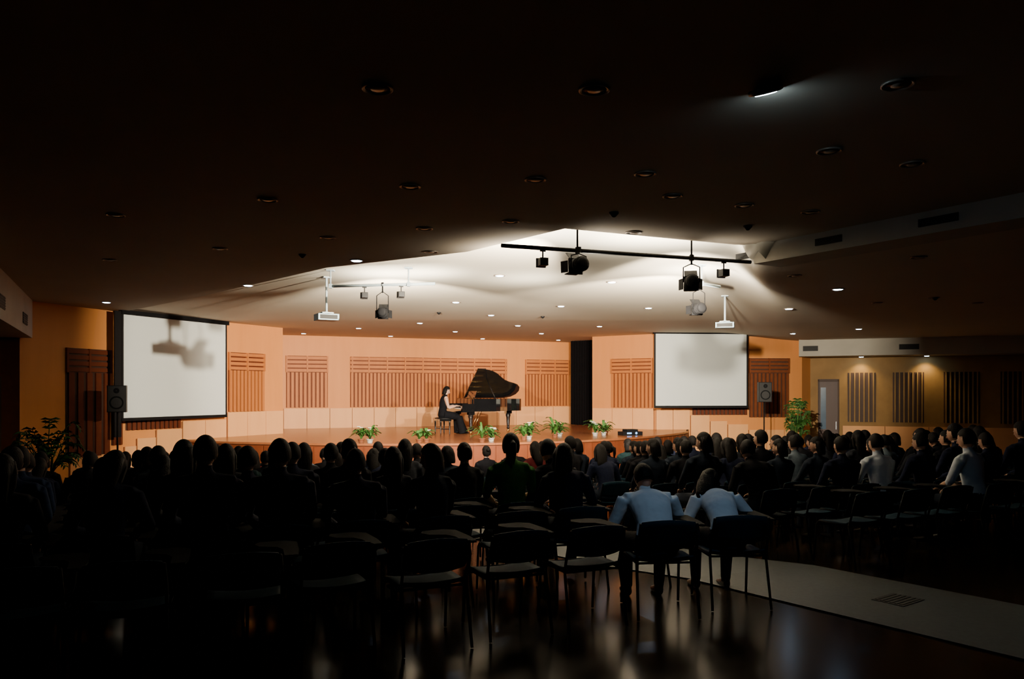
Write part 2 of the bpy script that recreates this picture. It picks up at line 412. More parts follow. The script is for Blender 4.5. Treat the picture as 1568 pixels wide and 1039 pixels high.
mb.lathe([(0.10,0.01),(0.10,-0.012),(0.09,-0.018),(0.07,-0.01)],(0,0,0),M_trimr,20)
M_on2=mk('lit_lamp_strong',(0.9,0.95,1),0.5,emit=(0.55,0.80,1.0),estr=90)
mb.lathe([(0.08,-0.012),(0.06,-0.024),(0.001,-0.028)],(0,0,0),M_on2,20)
o=mb.obj('gimbal_downlight',(p[0],p[1],p[2]-0.03))
spot('gimbal_beam',(p[0],p[1]+0.02,p[2]-0.09),(1.48,6.35,0.8),34,(0.52,0.75,1.0),40,0.9,0.05)
# smoke detectors
mb=MB(); mb.lathe([(0.05,0),(0.05,-0.015),(0.03,-0.035),(0.015,-0.05),(0.001,-0.052)],(0,0,0),M_blk,14); sd=mb.mesh('smoke_detector')
for b,e in ((463,389),(940,325),(1145,345),(672,478),(831,484),(1432,455)):
    p=ceil_at(b,e)
    if p: inst('smoke_detector',sd,p)
# ------------------------------------------------------------------ lighting pipes, spotlights
def pipe(p0,p1,hang,mat=M_blkm):
    mb=MB(); mb.tube([p0,p1],0.024,mat,10)
    for a in hang:
        q=Vector(p0).lerp(Vector(p1),a)
        mb.tube([q,(q.x,q.y,zfar(q.x,q.y)+0.02)],0.012,mat,8)
        mb.box(q,(0.05,0.06,0.07),mat); mb.box((q.x,q.y,zfar(q.x,q.y)-0.01),(0.12,0.12,0.02),mat)
    return mb.obj('lighting_pipe')
PA,PB=Vector((-0.12,8.85,3.36)),Vector((3.05,9.98,3.36))
pipe(PA,PB,(0.28,0.74))
PC,PD=Vector((-2.95,12.7,3.42)),Vector((-1.22,12.4,3.42))
pipe(PC,PD,(0.0,0.75),mat=M_whitem)
PE,PF=Vector((2.6,11.9,3.40)),Vector((3.35,12.6,3.40))
pipe(PE,PF,(0.5,),mat=M_whitem)
def fresnel(pos,tgt,sc=1.0,up=0.3):
    """theatre spotlight: ribbed housing, lens, four barn-door flaps, yoke and clamp"""
    mb=MB(); pos=Vector(pos); d=(Vector(tgt)-pos).normalized()
    q=d.to_track_quat('Y','Z').to_matrix().to_4x4()
    mb.M=Matrix.Translation(pos)@q@Matrix.Scale(sc,4)
    RX=Matrix.Rotation(-math.pi/2,4,'X')
    base=mb.M.copy(); mb.M=base@RX
    mb.lathe([(0.05,-0.17),(0.085,-0.16),(0.10,-0.12),(0.10,0.06),(0.115,0.07),(0.115,0.10),(0.09,0.10),(0.085,0.09)],(0,0,0),M_blkm,16)
    for k in range(4): mb.lathe([(0.108,-0.12+k*0.035),(0.112,-0.115+k*0.035),(0.108,-0.105+k*0.035)],(0,0,0),M_blkm,16)
    mb.M=base
    for sx in (-1,1):
        mb.box((sx*0.150,0.165,0),(0.012,0.12,0.17),M_blkm,rz=-sx*0.50)
    mb.box((0,0.155,0.17),(0.2,0.15,0.008),M_blkm,rx=0.75)
    mb.box((0,0.18,-0.088),(0.2,0.17,0.008),M_blkm,rx=-0.05)
    mb.box((0,0.1,0),(0.23,0.012,0.23),M_blkm)
    mb.M=Matrix.Translation(pos)@Matrix.Rotation(math.atan2(-d.x,d.y),4,'Z')@Matrix.Scale(sc,4)
    h=up/sc
    mb.tube([(-0.125,0,0),(-0.125,0,h*0.6),(0,0,h*0.75),(0.125,0,h*0.6),(0.125,0,0)],0.010,M_blkm,6)
    mb.tube([(0,0,h*0.7),(0,0,h)],0.016,M_blkm,8); mb.box((0,0,h),(0.05,0.06,0.08),M_blkm)
    return mb.obj('stage_spotlight')
WARM=(1.0,0.87,0.67)
def lamp(pos,tgt,w,size=85,sc=1.0,up=0.3,blend=0.45):
    fresnel(pos,tgt,sc,up)
    d=(Vector(tgt)-Vector(pos)).normalized()
    spot('spotlight_beam',Vector(pos)+d*0.125*sc,tgt,w,WARM,size,blend,0.05)
fa=PA.lerp(PB,0.285); fb=PA.lerp(PB,0.74)
lamp((fa.x,fa.y,3.19),(-5.0,22.0,2.4),8400,60,0.80,0.18,0.4)
lamp((fb.x,fb.y,3.06),(4.6,24.6,2.4),7200,56,0.80,0.31)
lamp((-2.08,12.55,2.97),(-2.8,26,2.3),4000,84,0.74,0.46)
lamp((2.92,12.2,3.0),(0.0,27,2.3),4300,80,0.78,0.41)
# small work lights clipped on the pipes
def worklight(pos,rz):
    mb=MB(); mb.box((0,0,0),(0.10,0.12,0.09),M_blk); mb.box((0,0.065,0),(0.12,0.02,0.11),M_blk)
    mb.tube([(0,0,0.05),(0,0,0.16)],0.010,M_blk,6); mb.box((0,0,0.13),(0.07,0.02,0.02),M_blk)
    return mb.obj('mini_floodlight',pos,rz,0.006)
for pos in ((PA.lerp(PB,0.15)-Vector((0,0,0.16))),(PA.lerp(PB,0.88)-Vector((0,0,0.16))),(PC.lerp(PD,0.33)-Vector((0,0,0.16))),(PC.lerp(PD,0.68)-Vector((0,0,0.16)))):
    worklight(pos,0.3)
# extra upward spots, added to make bright patches on the ceiling
WH=(1.0,0.92,0.76)
for (x,y,z,w) in ((fa.x+0.1,fa.y+0.35,3.15,230),(1.6,10.1,3.15,300),(fb.x+0.05,fb.y+0.45,3.1,260),(0.1,10.0,3.15,220),(3.0,12.6,3.1,300),(-2.1,13.0,3.1,220),(-1.4,12.9,3.15,130),(0.3,13.5,2.95,110)):
    spot('added_ceiling_glow',(x,y,z),(x,y+0.15,5),w,WH,165,0.8,0.12)
# projectors
def projector(b,d,z,rz):
    mb=MB(); x=bx(b,d)
    mb.box((0,0,0),(0.36,0.30,0.11),M_proj); mb.box((0,-0.152,0),(0.30,0.006,0.07),M_vent)
    mb.M=Matrix.Rotation(-math.pi/2,4,'X'); mb.lathe([(0.045,0.14),(0.045,0.18),(0.035,0.185),(0.03,0.17)],(0.08,0,0),M_blk,14); mb.M=Matrix.Identity(4)
    mb.box((0,0,0.075),(0.2,0.2,0.02),M_whitem)
    mb.tube([(0,0,0.07),(0,0,zceil(x,d)-z)],0.02,M_whitem,10); mb.box((0,0,zceil(x,d)-z-0.01),(0.14,0.14,0.02),M_whitem)
    for a in (-1,1): mb.tube([(0,0,0.1),(a*0.14,0,0.06)],0.008,M_whitem,6)
    return mb.obj('ceiling_projector',(x,d,z),rz,0.008)
projector(500,13.4,2.98,0.5); projector(1110,15.6,3.03,-0.3)
# wall-wash downlights, right alcove
for b in (1318,1417):
    h=Vector(hit(b,R4,R6)); n=nrm(R4,R6); q=h+n*0.32
    inst('wall_washer_downlight',DLon,(q.x,q.y,2.818)); spot('wall_washer_beam',(q.x,q.y,2.76),(h.x,h.y,1.2),50,(1.0,0.74,0.34),110,0.8,0.05)
# ------------------------------------------------------------------ PA speakers on tripods
def speaker(x,y,zc,rz,w=0.36,h=0.56):
    mb=MB(); z0=zfl(x,y); 
    mb.prism([(-w/2,-0.17),(w/2,-0.17),(w/2,0.05),(w/2-0.07,0.2),(-w/2+0.07,0.2),(-w/2,0.05)],zc-h/2,zc+h/2,M_blk)
    mb.box((0,-0.175,zc),(w-0.03,0.012,h-0.03),M_vent)
    mb.M=Matrix.Translation((0,-0.18,zc-0.08))@Matrix.Rotation(math.pi/2,4,'X'); mb.lathe([(0.14,0),(0.13,0.006),(0.05,-0.01),(0.001,0.0)],(0,0,0),M_blkm,20)
    mb.M=Matrix.Translation((0,-0.18,zc+0.17))@Matrix.Rotation(math.pi/2,4,'X'); mb.lathe([(0.06,0),(0.05,0.006),(0.001,0.0)],(0,0,0),M_blkm,16)
    mb.M=Matrix.Identity(4)
    mb.tube([(0,0,z0+0.15),(0,0,zc-h/2)],0.02,M_blkm,8)
    for k in range(3):
        a=k*2.094+0.5; mb.tube([(0,0,z0+0.75),(0.5*math.cos(a),0.5*math.sin(a),z0+0.015)],0.013,M_blkm,6)
        mb.tube([(0,0,z0+0.25),(0.3*math.cos(a),0.3*math.sin(a),z0+0.31)],0.009,M_blkm,6)
    o=mb.obj('speaker_on_tripod',(x,y,0),rz,0.005); return o
speaker(bx(1170,22),22,1.70,-0.1); speaker(bx(180,16.4),16.4,1.56,0.35)
# ------------------------------------------------------------------ plants
def leafstrip(mb,base,az,L,w,lift,droop,mat,n=6):
    vs=[];fs=[];d=Vector((math.cos(az),math.sin(az),0)); s=Vector((-math.sin(az),math.cos(az),0))
    for i in range(n+1):
        a=i/n; p=Vector(base)+d*L*a*(0.55+0.45*a)+Vector((0,0,lift*math.sin(min(a*1.9,1.57))-droop*a*a))
        ww=w*(math.sin(math.pi*min(0.97,0.12+0.85*a)))**0.7
        vs+=[p-s*ww/2+Vector((0,0,0.012)),p,p+s*ww/2+Vector((0,0,0.012))]
    for i in range(n):
        fs+=[(3*i,3*i+1,3*i+4,3*i+3),(3*i+1,3*i+2,3*i+5,3*i+4)]
    mb.add(vs,fs,mat,True)
def potted(name,loc,n,L,w,pr,ph,potm,seed,flowers=0):
    rnd=random.Random(seed); mb=MB()
    mb.lathe([(pr*0.7,0),(pr*0.75,0.01),(pr*0.95,ph*0.8),(pr*1.05,ph*0.85),(pr*1.05,ph),(pr*0.92,ph),(pr*0.9,ph*0.92)],(0,0,0),potm,18)
    mb.lathe([(pr*0.9,ph*0.9),(0.01,ph*0.95)],(0,0,0),M_soil,14)
    for i in range(n):
        l=L*rnd.uniform(0.6,1.1); leafstrip(mb,(0,0,ph*0.9),i*2.4+rnd.random(),l,w*rnd.uniform(.8,1.2),l*rnd.uniform(.5,1.2),l*rnd.uniform(.2,.6),M_leaf)
    for i in range(flowers):
        a=rnd.random()*6.28; h=ph+L*rnd.uniform(.6,1.0); r=L*0.4*rnd.random(); c=Vector((r*math.cos(a),r*math.sin(a),h))
        mb.tube([(0,0,ph*0.9),c],0.004,M_leaf,5)
        for k in range(5): mb.ell(c+Vector((0.025*math.cos(k*1.257),0.025*math.sin(k*1.257),0)),(0.022,0.022,0.01),M_petal,6,4)
    return mb.obj(name,loc)
def edge_at(b,back=0.35):
    best=None
    for i in range(400):
        q=stage_edge(i/400.)
        e=abs(784+q[0]/q[1]*F-b)
        if best is None or e<best[0]: best=(e,q)
    q=best[1]; return (q[0]+V.x*back,q[1]+V.y*back)
for k,(b,L,w,fl,pm,bk) in enumerate(((556,0.30,0.06,2,M_pot,.3),(570,0.33,0.07,2,M_potw,.3),(648,0.28,0.08,0,M_pot,.3),(660,0.24,0.07,3,M_pot,.4),(744,0.40,0.045,0,M_pot,.3),(764,0.26,0.08,3,M_potw,.5),(822,0.30,0.08,0,M_pot,.8),(833,0.38,0.09,6,M_potw,.9),(884,0.42,0.08,0,M_pot,1.3),(902,0.32,0.08,2,M_potw,1.7),(945,0.34,0.09,5,M_potw,1.2),(958,0.32,0.08,0,M_potw,1.2),(972,0.26,0.08,2,M_pot,1.6))):
    q=edge_at(b,bk); potted('potted_foliage_plant',(q[0],q[1],0.52),22,L,w,0.08,0.09,pm,k,fl)
def palm(loc,H,R,seed,mat):
    rnd=random.Random(seed); mb=MB()
    mb.lathe([(0.15,0),(0.17,0.02),(0.21,0.34),(0.23,0.36),(0.23,0.40),(0.2,0.40),(0.19,0.36)],(0,0,0),M_pot,20); mb.lathe([(0.19,0.35),(0.01,0.36)],(0,0,0),M_soil,14)
    for k in range(5):
        a=k*1.3; mb.tube([(0.04*math.cos(a),0.04*math.sin(a),0.34),(0.10*math.cos(a),0.10*math.sin(a),H*0.62)],[0.022,0.014],mat,6)
    for i in range(30):
        az=i*2.4+rnd.random()*0.4; up=rnd.uniform(0.3,1.0); l=R*rnd.uniform(0.8,1.15)
        d=Vector((math.cos(az),math.sin(az),0)); pts=[]
        b=Vector((0.10*d.x,0.10*d.y,H*rnd.uniform(0.45,0.65)))
        for j in range(9):
            a=j/8; pts.append(b+d*l*a+Vector((0,0,(H*0.36)*up*math.sin(a*2.0)-0.10*a*a)))
        mb.tube(pts,[0.009*(1-0.8*j/8)+0.002 for j in range(9)],mat,5)
        s=Vector((-d.y,d.x,0))
        for j in range(2,9):
            for sg in (-1,1):
                q=pts[j]; t=(pts[j]-pts[j-1]).normalized(); ln=max(l,0.35)*0.5*(1-abs(j-5)/7)
                e=q+s*sg*ln*0.8+t*ln*0.5+Vector((0,0,-ln*0.35)); mid=q.lerp(e,0.5)+Vector((0,0,0.02)); wv=t*0.028
                mb.add([q-wv*0.4,mid-wv,e,mid+wv,q+wv*0.4],[(0,1,2,3,4)],mat,False)
    return mb.obj('potted_palm',loc)
x=bx(1221,22.3); palm((x,22.3,zfl(x,22.3)),2.15,0.24,3,M_leaf)
x=bx(72,13.6); palm((x,13.6,zfl(x,13.6)),1.9,0.40,4,M_leafd)
# stage media console with blue lens
q=edge_at(985,0.7); mb=MB(); mb.prism([(-0.3,-0.16),(0.3,-0.16),(0.3,0.16),(-0.3,0.16)],0,0.10,M_blk); mb.box((0,0,0.13),(0.34,0.26,0.06),M_blkm)
mb.M=Matrix.Translation((0.1,-0.16,0.06))@Matrix.Rotation(math.pi/2,4,'X'); mb.lathe([(0.035,0),(0.03,0.008),(0.001,0.01)],(0,0,0),M_bluelens,12); mb.M=Matrix.Identity(4)
mb.box((-0.12,-0.162,0.06),(0.14,0.006,0.04),M_bluelens)
mb.obj('stage_media_console',(q[0],q[1],0.52),ROT,0.006)
# ------------------------------------------------------------------ grand piano
def piano(loc,rz):
    mb=MB()
    O=[(0.26,0.74),(1.45,0.74),(1.72,0.73),(1.92,0.66),(2.04,0.52),(2.08,0.34),(2.04,0.16),(1.94,0.03),(1.80,-0.05),(1.62,-0.12),(1.45,-0.22),(1.28,-0.38),(1.12,-0.54),(0.95,-0.66),(0.75,-0.73),(0.26,-0.74)]
    def inset(P,e):
        R=[];n=len(P)
        for i in range(n):
            a=Vector(P[i-1]);b=Vector(P[i]);c=Vector(P[(i+1)%n])
            t=(c-a).normalized(); nn=Vector((t.y,-t.x)); q=b+nn*e; R.append((q.x,q.y))
        return R
    I=inset(O,0.045)
    n=len(O)
    vs=[(x,y,0.64) for x,y in O]+[(x,y,0.985) for x,y in O]+[(x,y,0.985) for x,y in I]+[(x,y,0.80) for x,y in I]
    fs=[]
    for i in range(n):
        j=(i+1)%n
        fs+=[(j,i,n+i,n+j),(n+j,n+i,2*n+i,2*n+j),(2*n+j,2*n+i,3*n+i,3*n+j)]
    fs.append(tuple(range(n)))
    mb.add(vs,fs,M_pol)
    mb.prism(I,0.79,0.83,M_sbd)
    I2=inset(O,0.11); mb.prism(I2,0.86,0.885,M_gold)
    for k in range(7):
        y=0.6-k*0.17; xe=1.95-max(0,0.6-y)*0.95
        mb.tube([(0.42,y,0.93),(max(0.7,xe-0.15),y*0.92+0.05,0.92)],0.004,M_brass,5)
        mb.box((0.75,y,0.90),(0.5,0.02,0.03),M_gold)
    mb.box((0.42,0,0.92),(0.10,1.38,0.06),M_gold)
    mb.box((0.10,0,0.655),(0.36,1.48,0.07),M_pol)
    for s in (-1,1): mb.box((0.09,s*0.685,0.77),(0.34,0.11,0.17),M_pol)
    mb.box((0.25,0,0.86),(0.03,1.27,0.25),M_pol)
    mb.box((-0.06,0,0.70),(0.03,1.27,0.03),M_pol)
    nk=52; w=1.22/nk
    for k in range(nk): mb.box((0.03,-0.61+w*(k+0.5),0.725),(0.15,w*0.94,0.022),M_ivory)
    for k in range(nk-1):
        if k%7 in (0,1,3,4,5): mb.box((0.065,-0.61+w*(k+1),0.744),(0.095,w*0.5,0.016),M_blk)
    mb.box((0.30,0,0.99),(0.10,1.46,0.02),M_pol)
    mb.M=Matrix.Translation((0.42,0,1.0))@Matrix.Rotation(0.35,4,'Y'); mb.box((0,0,0.11),(0.015,0.68,0.22),M_pol); mb.box((-0.02,0,0.01),(0.05,0.68,0.02),M_pol)
    mb.M=Matrix.Identity(4)
    ang=math.radians(33)
    LO=[(0.46,0.76)]+[(x,y+0.02) for x,y in O[1:-1]]+[(0.46,-0.76)]
    mb.M=Matrix.Translation((0,0.76,1.0))@Matrix.Rotation(-ang,4,'X')@Matrix.Translation((0,-0.76,0))
    mb.prism(LO,0.0,0.022,M_pol)
    mb.prism([(0.47,0.75),(0.72,0.75),(0.72,-0.72),(0.47,-0.72)],0.024,0.044,M_pol)
    mb.M=Matrix.Identity(4)
    ly=-0.30; t=(0.76-ly)
    mb.tube([(0.95,-0.62,0.97),(0.85,0.76-t*math.cos(ang),1.0+t*math.sin(ang))],0.012,M_pol,8)
    for (x,y) in ((0.22,0.60),(0.22,-0.60),(1.72,0.38)):
        mb.box((x,y,0.60),(0.17,0.17,0.10),M_pol)
        mb.tube([(x,y,0.58),(x,y,0.50),(x,y,0.44),(x,y,0.16),(x,y,0.10)],[0.075,0.082,0.062,0.042,0.05],M_pol,8)
        mb.lathe([(0.03,0.04),(0.04,0.06),(0.03,0.10)],(x,y,0),M_brass,10)
        mb.M=Matrix.Translation((x,y,0.035))@Matrix.Rotation(math.pi/2,4,'X'); mb.lathe([(0.035,-0.015),(0.035,0.015)],(0,0,0),M_brass,14); mb.M=Matrix.Identity(4)
    for s in (-1,1): mb.tube([(0.42,s*0.10,0.64),(0.42,s*0.13,0.45),(0.42,s*0.07,0.16)],0.018,M_pol,8)
    mb.box((0.40,0,0.13),(0.14,0.30,0.09),M_pol)
    for s in (-1,0,1): mb.box((0.30,s*0.075,0.09),(0.14,0.035,0.012),M_brass)
    for s in (-1,1): mb.tube([(0.46,s*0.1,0.13),(0.72,s*0.1,0.64)],0.008,M_brass,6)
    return mb.obj('grand_piano',loc,rz)
PZ=0.38; PL=Vector((-1.57,22.15,0.52)); piano(PL,PZ)
def plocal(x,y,z=0): 
    c,s=math.cos(PZ),math.sin(PZ); return Vector((PL.x+x*c-y*s,PL.y+x*s+y*c,PL.z+z))
q=plocal(-0.42,0)
mb=MB()
mb.box((0,0,0.40),(0.62,0.34,0.06),M_pol); mb.ell((0,0,0.44),(0.31,0.17,0.035),M_blk,20,8,fn=lambda p,q:Vector((clamp(q.x*1.25,-.305,.305),clamp(q.y*1.25,-.165,.165),q.z)))
for a in (-1,1):
    for b in (-1,1): mb.tube([(a*0.27,b*0.13,0.40),(a*0.27,b*0.13,0.22),(a*0.27,b*0.13,0.0)],[0.028,0.024,0.018],M_pol,8)
    mb.box((a*0.27,0,0.15),(0.02,0.26,0.025),M_pol)
mb.box((0,0,0.15),(0.54,0.02,0.025),M_pol)
mb.obj('piano_bench',q,PZ-math.pi/2,0.004)
# ------------------------------------------------------------------ people
def ik(a,b,l1,l2,pole):
    d=b-a; L=min(d.length,l1+l2-0.002); u=d.normalized(); x=(l1*l1-l2*l2+L*L)/(2*L); h=math.sqrt(max(0,l1*l1-x*x))
    p=pole-u*pole.dot(u); p.normalize(); return a+u*x+p*h, a+u*L
def person(name,lean=0.05,curl=0.0,headp=0.0,headt=0.0,roll=0.0,hands=None,feet=None,top=C_black,bottom=C_jean,hair='short',sleeve='long',dress=False,seat=0.45,vox=0.016,width=1.0,shoe=M_shoe,play=False,epole=None,neck=None):
    prim=MB(); samp=[]
    def T(pts,rad,mat,seg=12,ref=None):
        prim.tube(pts,rad,M_blk,seg,ref)
        for i in range(len(pts)-1):
            for a in (0,0.25,0.5,0.75,1.0):
                p=Vector(pts[i]).lerp(Vector(pts[i+1]),a)
                r0=rad[i] if not isinstance(rad[i],tuple) else sum(rad[i])/2
                r1=rad[i+1] if not isinstance(rad[i+1],tuple) else sum(rad[i+1])/2
                samp.append((p,r0+(r1-r0)*a,mat))
    pel=Vector((0,0,seat+0.10))
    def sp(h):
        p=Vector((0,0,0)); N=10
        if h<=0: return pel+Vector((0,math.sin(lean)*h,math.cos(lean)*h))
        for i in range(N):
            a=lean+curl*clamp((h*(i+0.5)/N-0.05)/0.45)*1.4
            p+=Vector((0,math.sin(a),math.cos(a)))*h/N
        return pel+p
    W=width
    prof=[(-0.10,.125*W,.10),(-0.04,.172*W,.125),(0.05,.168*W,.12),(0.17,.142*W,.105),(0.30,.158*W,.115),(0.40,.172*W,.115),(0.465,.150*W,.095),(0.51,.075,.07),(0.54,.055,.055)]
    T([sp(h) for h,_,_ in prof],[(a,b) for _,a,b in prof],top,16,ref=(0,1,0))
    nb=sp(0.50); a=(lean+curl+headp*0.5) if neck is None else neck
    hd=nb+Vector((0,math.sin(a)*0.17,math.cos(a)*0.17))
    T([nb-Vector((0,0,0.03)),hd-Vector((0,0,0.04))],[0.055,0.050],M_skin,12)
    for sx in (-1,1):
        sh=sp(0.455)+Vector((sx*0.185*W,0,0))
        T([nb+Vector((sx*0.03,0,-0.01)),sh+Vector((0,0,0.0))],[0.05,0.055],top,10)
        hand=Vector(hands[0 if sx<0 else 1]) if hands else Vector((sx*0.13,0.36,seat+0.20))
        el,wr=ik(sh,hand,0.285,0.25,Vector(epole) if epole else Vector((sx*0.7,-0.5,-0.6)))
        um=M_skin if sleeve=='none' else top
        lm=top if sleeve=='long' else M_skin
        e=0.008 if um is top else 0
        T([sh,sh.lerp(el,0.5),el],[0.058+e,0.048+e,0.040+e],um,12)
        e=0.008 if lm is top else 0
        T([el,el.lerp(wr,0.35),wr],[0.040+e,0.040+e,0.027+e],lm,12)
        D=((wr-el).normalized()+Vector((0,0.25,-0.25 if not play else -0.05))).normalized()
        if play: D=Vector((-sx*0.05,0.97,-0.12)).normalized()
        S=D.cross(Vector((0,0,1))).normalized(); N=S.cross(D).normalized(); N=-N if N.z>0 else N
        T([wr,wr+D*0.03,wr+D*0.075,wr+D*0.09],[(0.026,0.020),(0.036,0.017),(0.040,0.015),(0.036,0.012)],M_skin,10,ref=(0,0,1))
        HI.append((wr,D,S,N,sx))
        hip=pel+Vector((sx*0.095*W,0.02,-0.015))
        ft=Vector(feet[0 if sx<0 else 1]) if feet else Vector((sx*0.14,0.46,0.085))
        kn,an=ik(hip,ft,0.44,0.42,Vector((sx*0.12,0.6,1.0)))
        if dress:
            T([hip,hip.lerp(kn,0.5),kn],[0.12,0.115,0.10],bottom,14)
            T([kn,kn.lerp(an,0.5),an+Vector((0,0.03,-0.05))],[0.10,0.105,0.135],bottom,14)
        else:
            T([hip,hip.lerp(kn,0.5),kn],[0.095,0.085,0.064],bottom,14)
            T([kn,kn.lerp(an,0.35),an],[0.064,0.060,0.045],bottom,12)
        T([an+Vector((0,-0.05,-0.035)),an+Vector((0,0.03,-0.04)),an+Vector((0,0.12,-0.055)),an+Vector((0,0.19,-0.06))],[(0.032,0.042),(0.042,0.045),(0.045,0.028),(0.03,0.018)],shoe,10,ref=(0,0,1))
    if dress: T([pel+Vector((0,0.1,-0.03)),pel+Vector((0,0.42,-0.04)),Vector((0,0.50,0.28)),Vector((0,0.52,0.10))],[0.10,0.09,0.10,0.12],bottom,14)
    samp.append((pel+Vector((0,-0.02,-0.03)),0.17,bottom)); samp.append((pel+Vector((0,0.06,-0.03)),0.15,bottom))
    tmp=bpy.data.objects.new('tmp',prim.mesh('tmp')); scene.collection.objects.link(tmp)
    r=tmp.modifiers.new('r','REMESH'); r.mode='VOXEL'; r.voxel_size=vox
    sm=tmp.modifiers.new('s','SMOOTH'); sm.factor=0.5; sm.iterations=6
    dg=bpy.context.evaluated_depsgraph_get(); ev=tmp.evaluated_get(dg); em=ev.to_mesh()
    nv=len(em.vertices); co=np.empty(nv*3); em.vertices.foreach_get('co',co); co=co.reshape(-1,3)
    faces=[tuple(p.vertices) for p in em.polygons]
    cen=np.array([co[list(f)].mean(axis=0) for f in faces])
    ev.to_mesh_clear(); bpy.data.objects.remove(tmp)
    sp_=np.array([tuple(s[0]) for s in samp]); sr=np.array([s[1] for s in samp])
    best=np.empty(len(faces),int)
    for i in range(0,len(faces),4000):
        dd=np.linalg.norm(cen[i:i+4000,None,:]-sp_[None],axis=2)/sr[None]; best[i:i+4000]=dd.argmin(axis=1)
    mb=MB(); mb.v=[tuple(c) for c in co]; mb.f=faces; mb.m=[mb.mi(samp[k][2]) for k in best]; mb.sm=[True]*len(faces)
    while HI:
        wr,D,S,N,sx=HI.pop()
        cl=0.25 if play else 0.5
        for k,(o,L) in enumerate(((-0.028,0.068),(-0.010,0.078),(0.009,0.073),(0.027,0.056))):
            p=wr+D*0.078+S*o*(1 if sx<0 else -1)*-1; pts=[p-D*0.01]; d=D.copy()
            for j,fr in enumerate((0.45,0.32,0.23)):
                d=(d+N*cl*(0.5+0.35*j)).normalized(); p=p+d*L*fr; pts.append(p)
            mb.tube(pts,[0.0095,0.009,0.008,0.006],M_skin,6)
        th=-sx
        p=wr+D*0.025+S*th*0.028; d=(D*0.7+S*th*0.75+N*0.2).normalized(); p2=p+d*0.035; d=(D*0.95+S*th*0.25+N*0.3).normalized(); p3=p2+d*0.028
        mb.tube([p,p2,p3],[0.012,0.010,0.007],M_skin,6)
    H=Matrix.Translation(hd)@Matrix.Rotation(headt,4,'Z')@Matrix.Rotation(-((lean+curl)*0.4 if neck is None else neck*0.5)-headp,4,'X')@Matrix.Rotation(roll,4,'Y')
    mb.M=H
    def hf(p,q):
        q=q.copy()
        if p.z<0: k=1-0.36*(-p.z)**1.6; q.x*=k; q.y*=(1-0.22*(-p.z)**2)
        if p.y>0.2 and p.z<0: q.y+=0.010*(-p.z)
        if p.y>0.85 and -0.05<p.z<0.2 and abs(p.x)>0.15: q.y-=0.004
        if p.y<0: q.z+=0.006
        return q
    mb.ell((0,0,0),(0.074,0.092,0.116),M_skin,24,16,fn=hf)
    mb.tube([(0,0.088,0.015),(0,0.098,-0.008),(0,0.107,-0.028),(0,0.092,-0.036)],[0.006,0.009,0.013,0.008],M_skin,8)
    for s in (-1,1):
        mb.ell((s*0.030,0.081,0.006),(0.013,0.008,0.007),M_eyew,8,6); mb.ell((s*0.030,0.0865,0.006),(0.006,0.004,0.006),M_blk,8,6)
        mb.tube([(s*0.016,0.088,0.026),(s*0.032,0.086,0.030),(s*0.046,0.078,0.025)],0.003,M_hair,5)
        mb.ell((s*0.076,-0.005,-0.004),(0.010,0.020,0.032),M_skin,8,8)
    mb.ell((0,0.086,-0.058),(0.022,0.008,0.007),M_lips,10,6)
    low=-0.055 if hair=='short' else -0.075
    def keep(q): return (q.z>0.052-0.0*q.y) or (q.y<0.012 and q.z>low) or (q.y<0.045 and q.z>0.02)
    mb.ell((0,-0.008,0.008),(0.086,0.103,0.126),M_hair,28,20,keep=keep)
    mb.ell((0,-0.004,0.003),(0.079,0.096,0.121),M_hair,28,20,keep=keep)
    if hair in('long','pianist'):
        mb.tube([(0,-0.045,0.06),(0,-0.065,-0.02),(0,-0.085,-0.12),(0,-0.10,-0.22),(0,-0.095,-0.29)],[(0.075,0.05),(0.085,0.05),(0.085,0.042),(0.08,0.032),(0.05,0.018)],M_hair,16,ref=(0,1,0))
        for s in (-1,1): mb.tube([(s*0.06,0.02,0.07),(s*0.082,0.0,0.0),(s*0.080,-0.02,-0.10),(s*0.07,-0.05,-0.18)],[0.018,0.020,0.022,0.012],M_hair,8)
    elif hair=='pony':
        mb.ell((0,-0.115,0.03),(0.022,0.02,0.022),M_blk,8,6)
        mb.tube([(0,-0.11,0.03),(0,-0.15,0.01),(0,-0.155,-0.08),(0,-0.14,-0.18)],[0.02,0.03,0.028,0.008],M_hair,10)
    elif hair=='bun':
        mb.ell((0,-0.115,0.05),(0.042,0.036,0.04),M_hair,12,8)
    elif hair=='bob':
        mb.tube([(0,-0.03,0.07),(0,-0.045,0.0),(0,-0.05,-0.09),(0,-0.05,-0.125)],[(0.08,0.06),(0.092,0.062),(0.092,0.055),(0.085,0.045)],M_hair,18,ref=(0,1,0))
    mb.M=Matrix.Identity(4)
    return mb.mesh(name)
HI=[]
G=[]
specs=[dict(top=C_black,hair='short',headt=0.1),dict(top=C_navy,hair='short',lean=0.12,headp=0.15,width=1.08),dict(top=C_grey,hair='long',headt=-0.2,width=0.9),
 dict(top=C_black,hair='pony',headt=0.35,width=0.9),dict(top=C_blue,hair='short',roll=0.12,sleeve='short'),dict(top=C_teal,hair='bob',lean=0.02,width=0.9),
 dict(top=C_red,hair='long',headp=0.2,width=0.88,lean=0.1),dict(top=C_pale,hair='short',sleeve='short',lean=0.16,headp=0.05),dict(top=C_black,hair='bun',roll=-0.1,width=0.9),dict(top=C_jean,hair='bob',headt=0.5,headp=0.1,width=0.92),
 dict(top=C_navy,hair='long',lean=0.25,curl=0.2,headp=0.2,roll=0.2,width=0.9),dict(top=C_black,hair='short',lean=0.28,curl=0.25,headp=0.1,headt=-0.3,width=1.05)]
for i,sp_ in enumerate(specs): G.append(person('seated_audience_member',vox=0.017,**sp_))
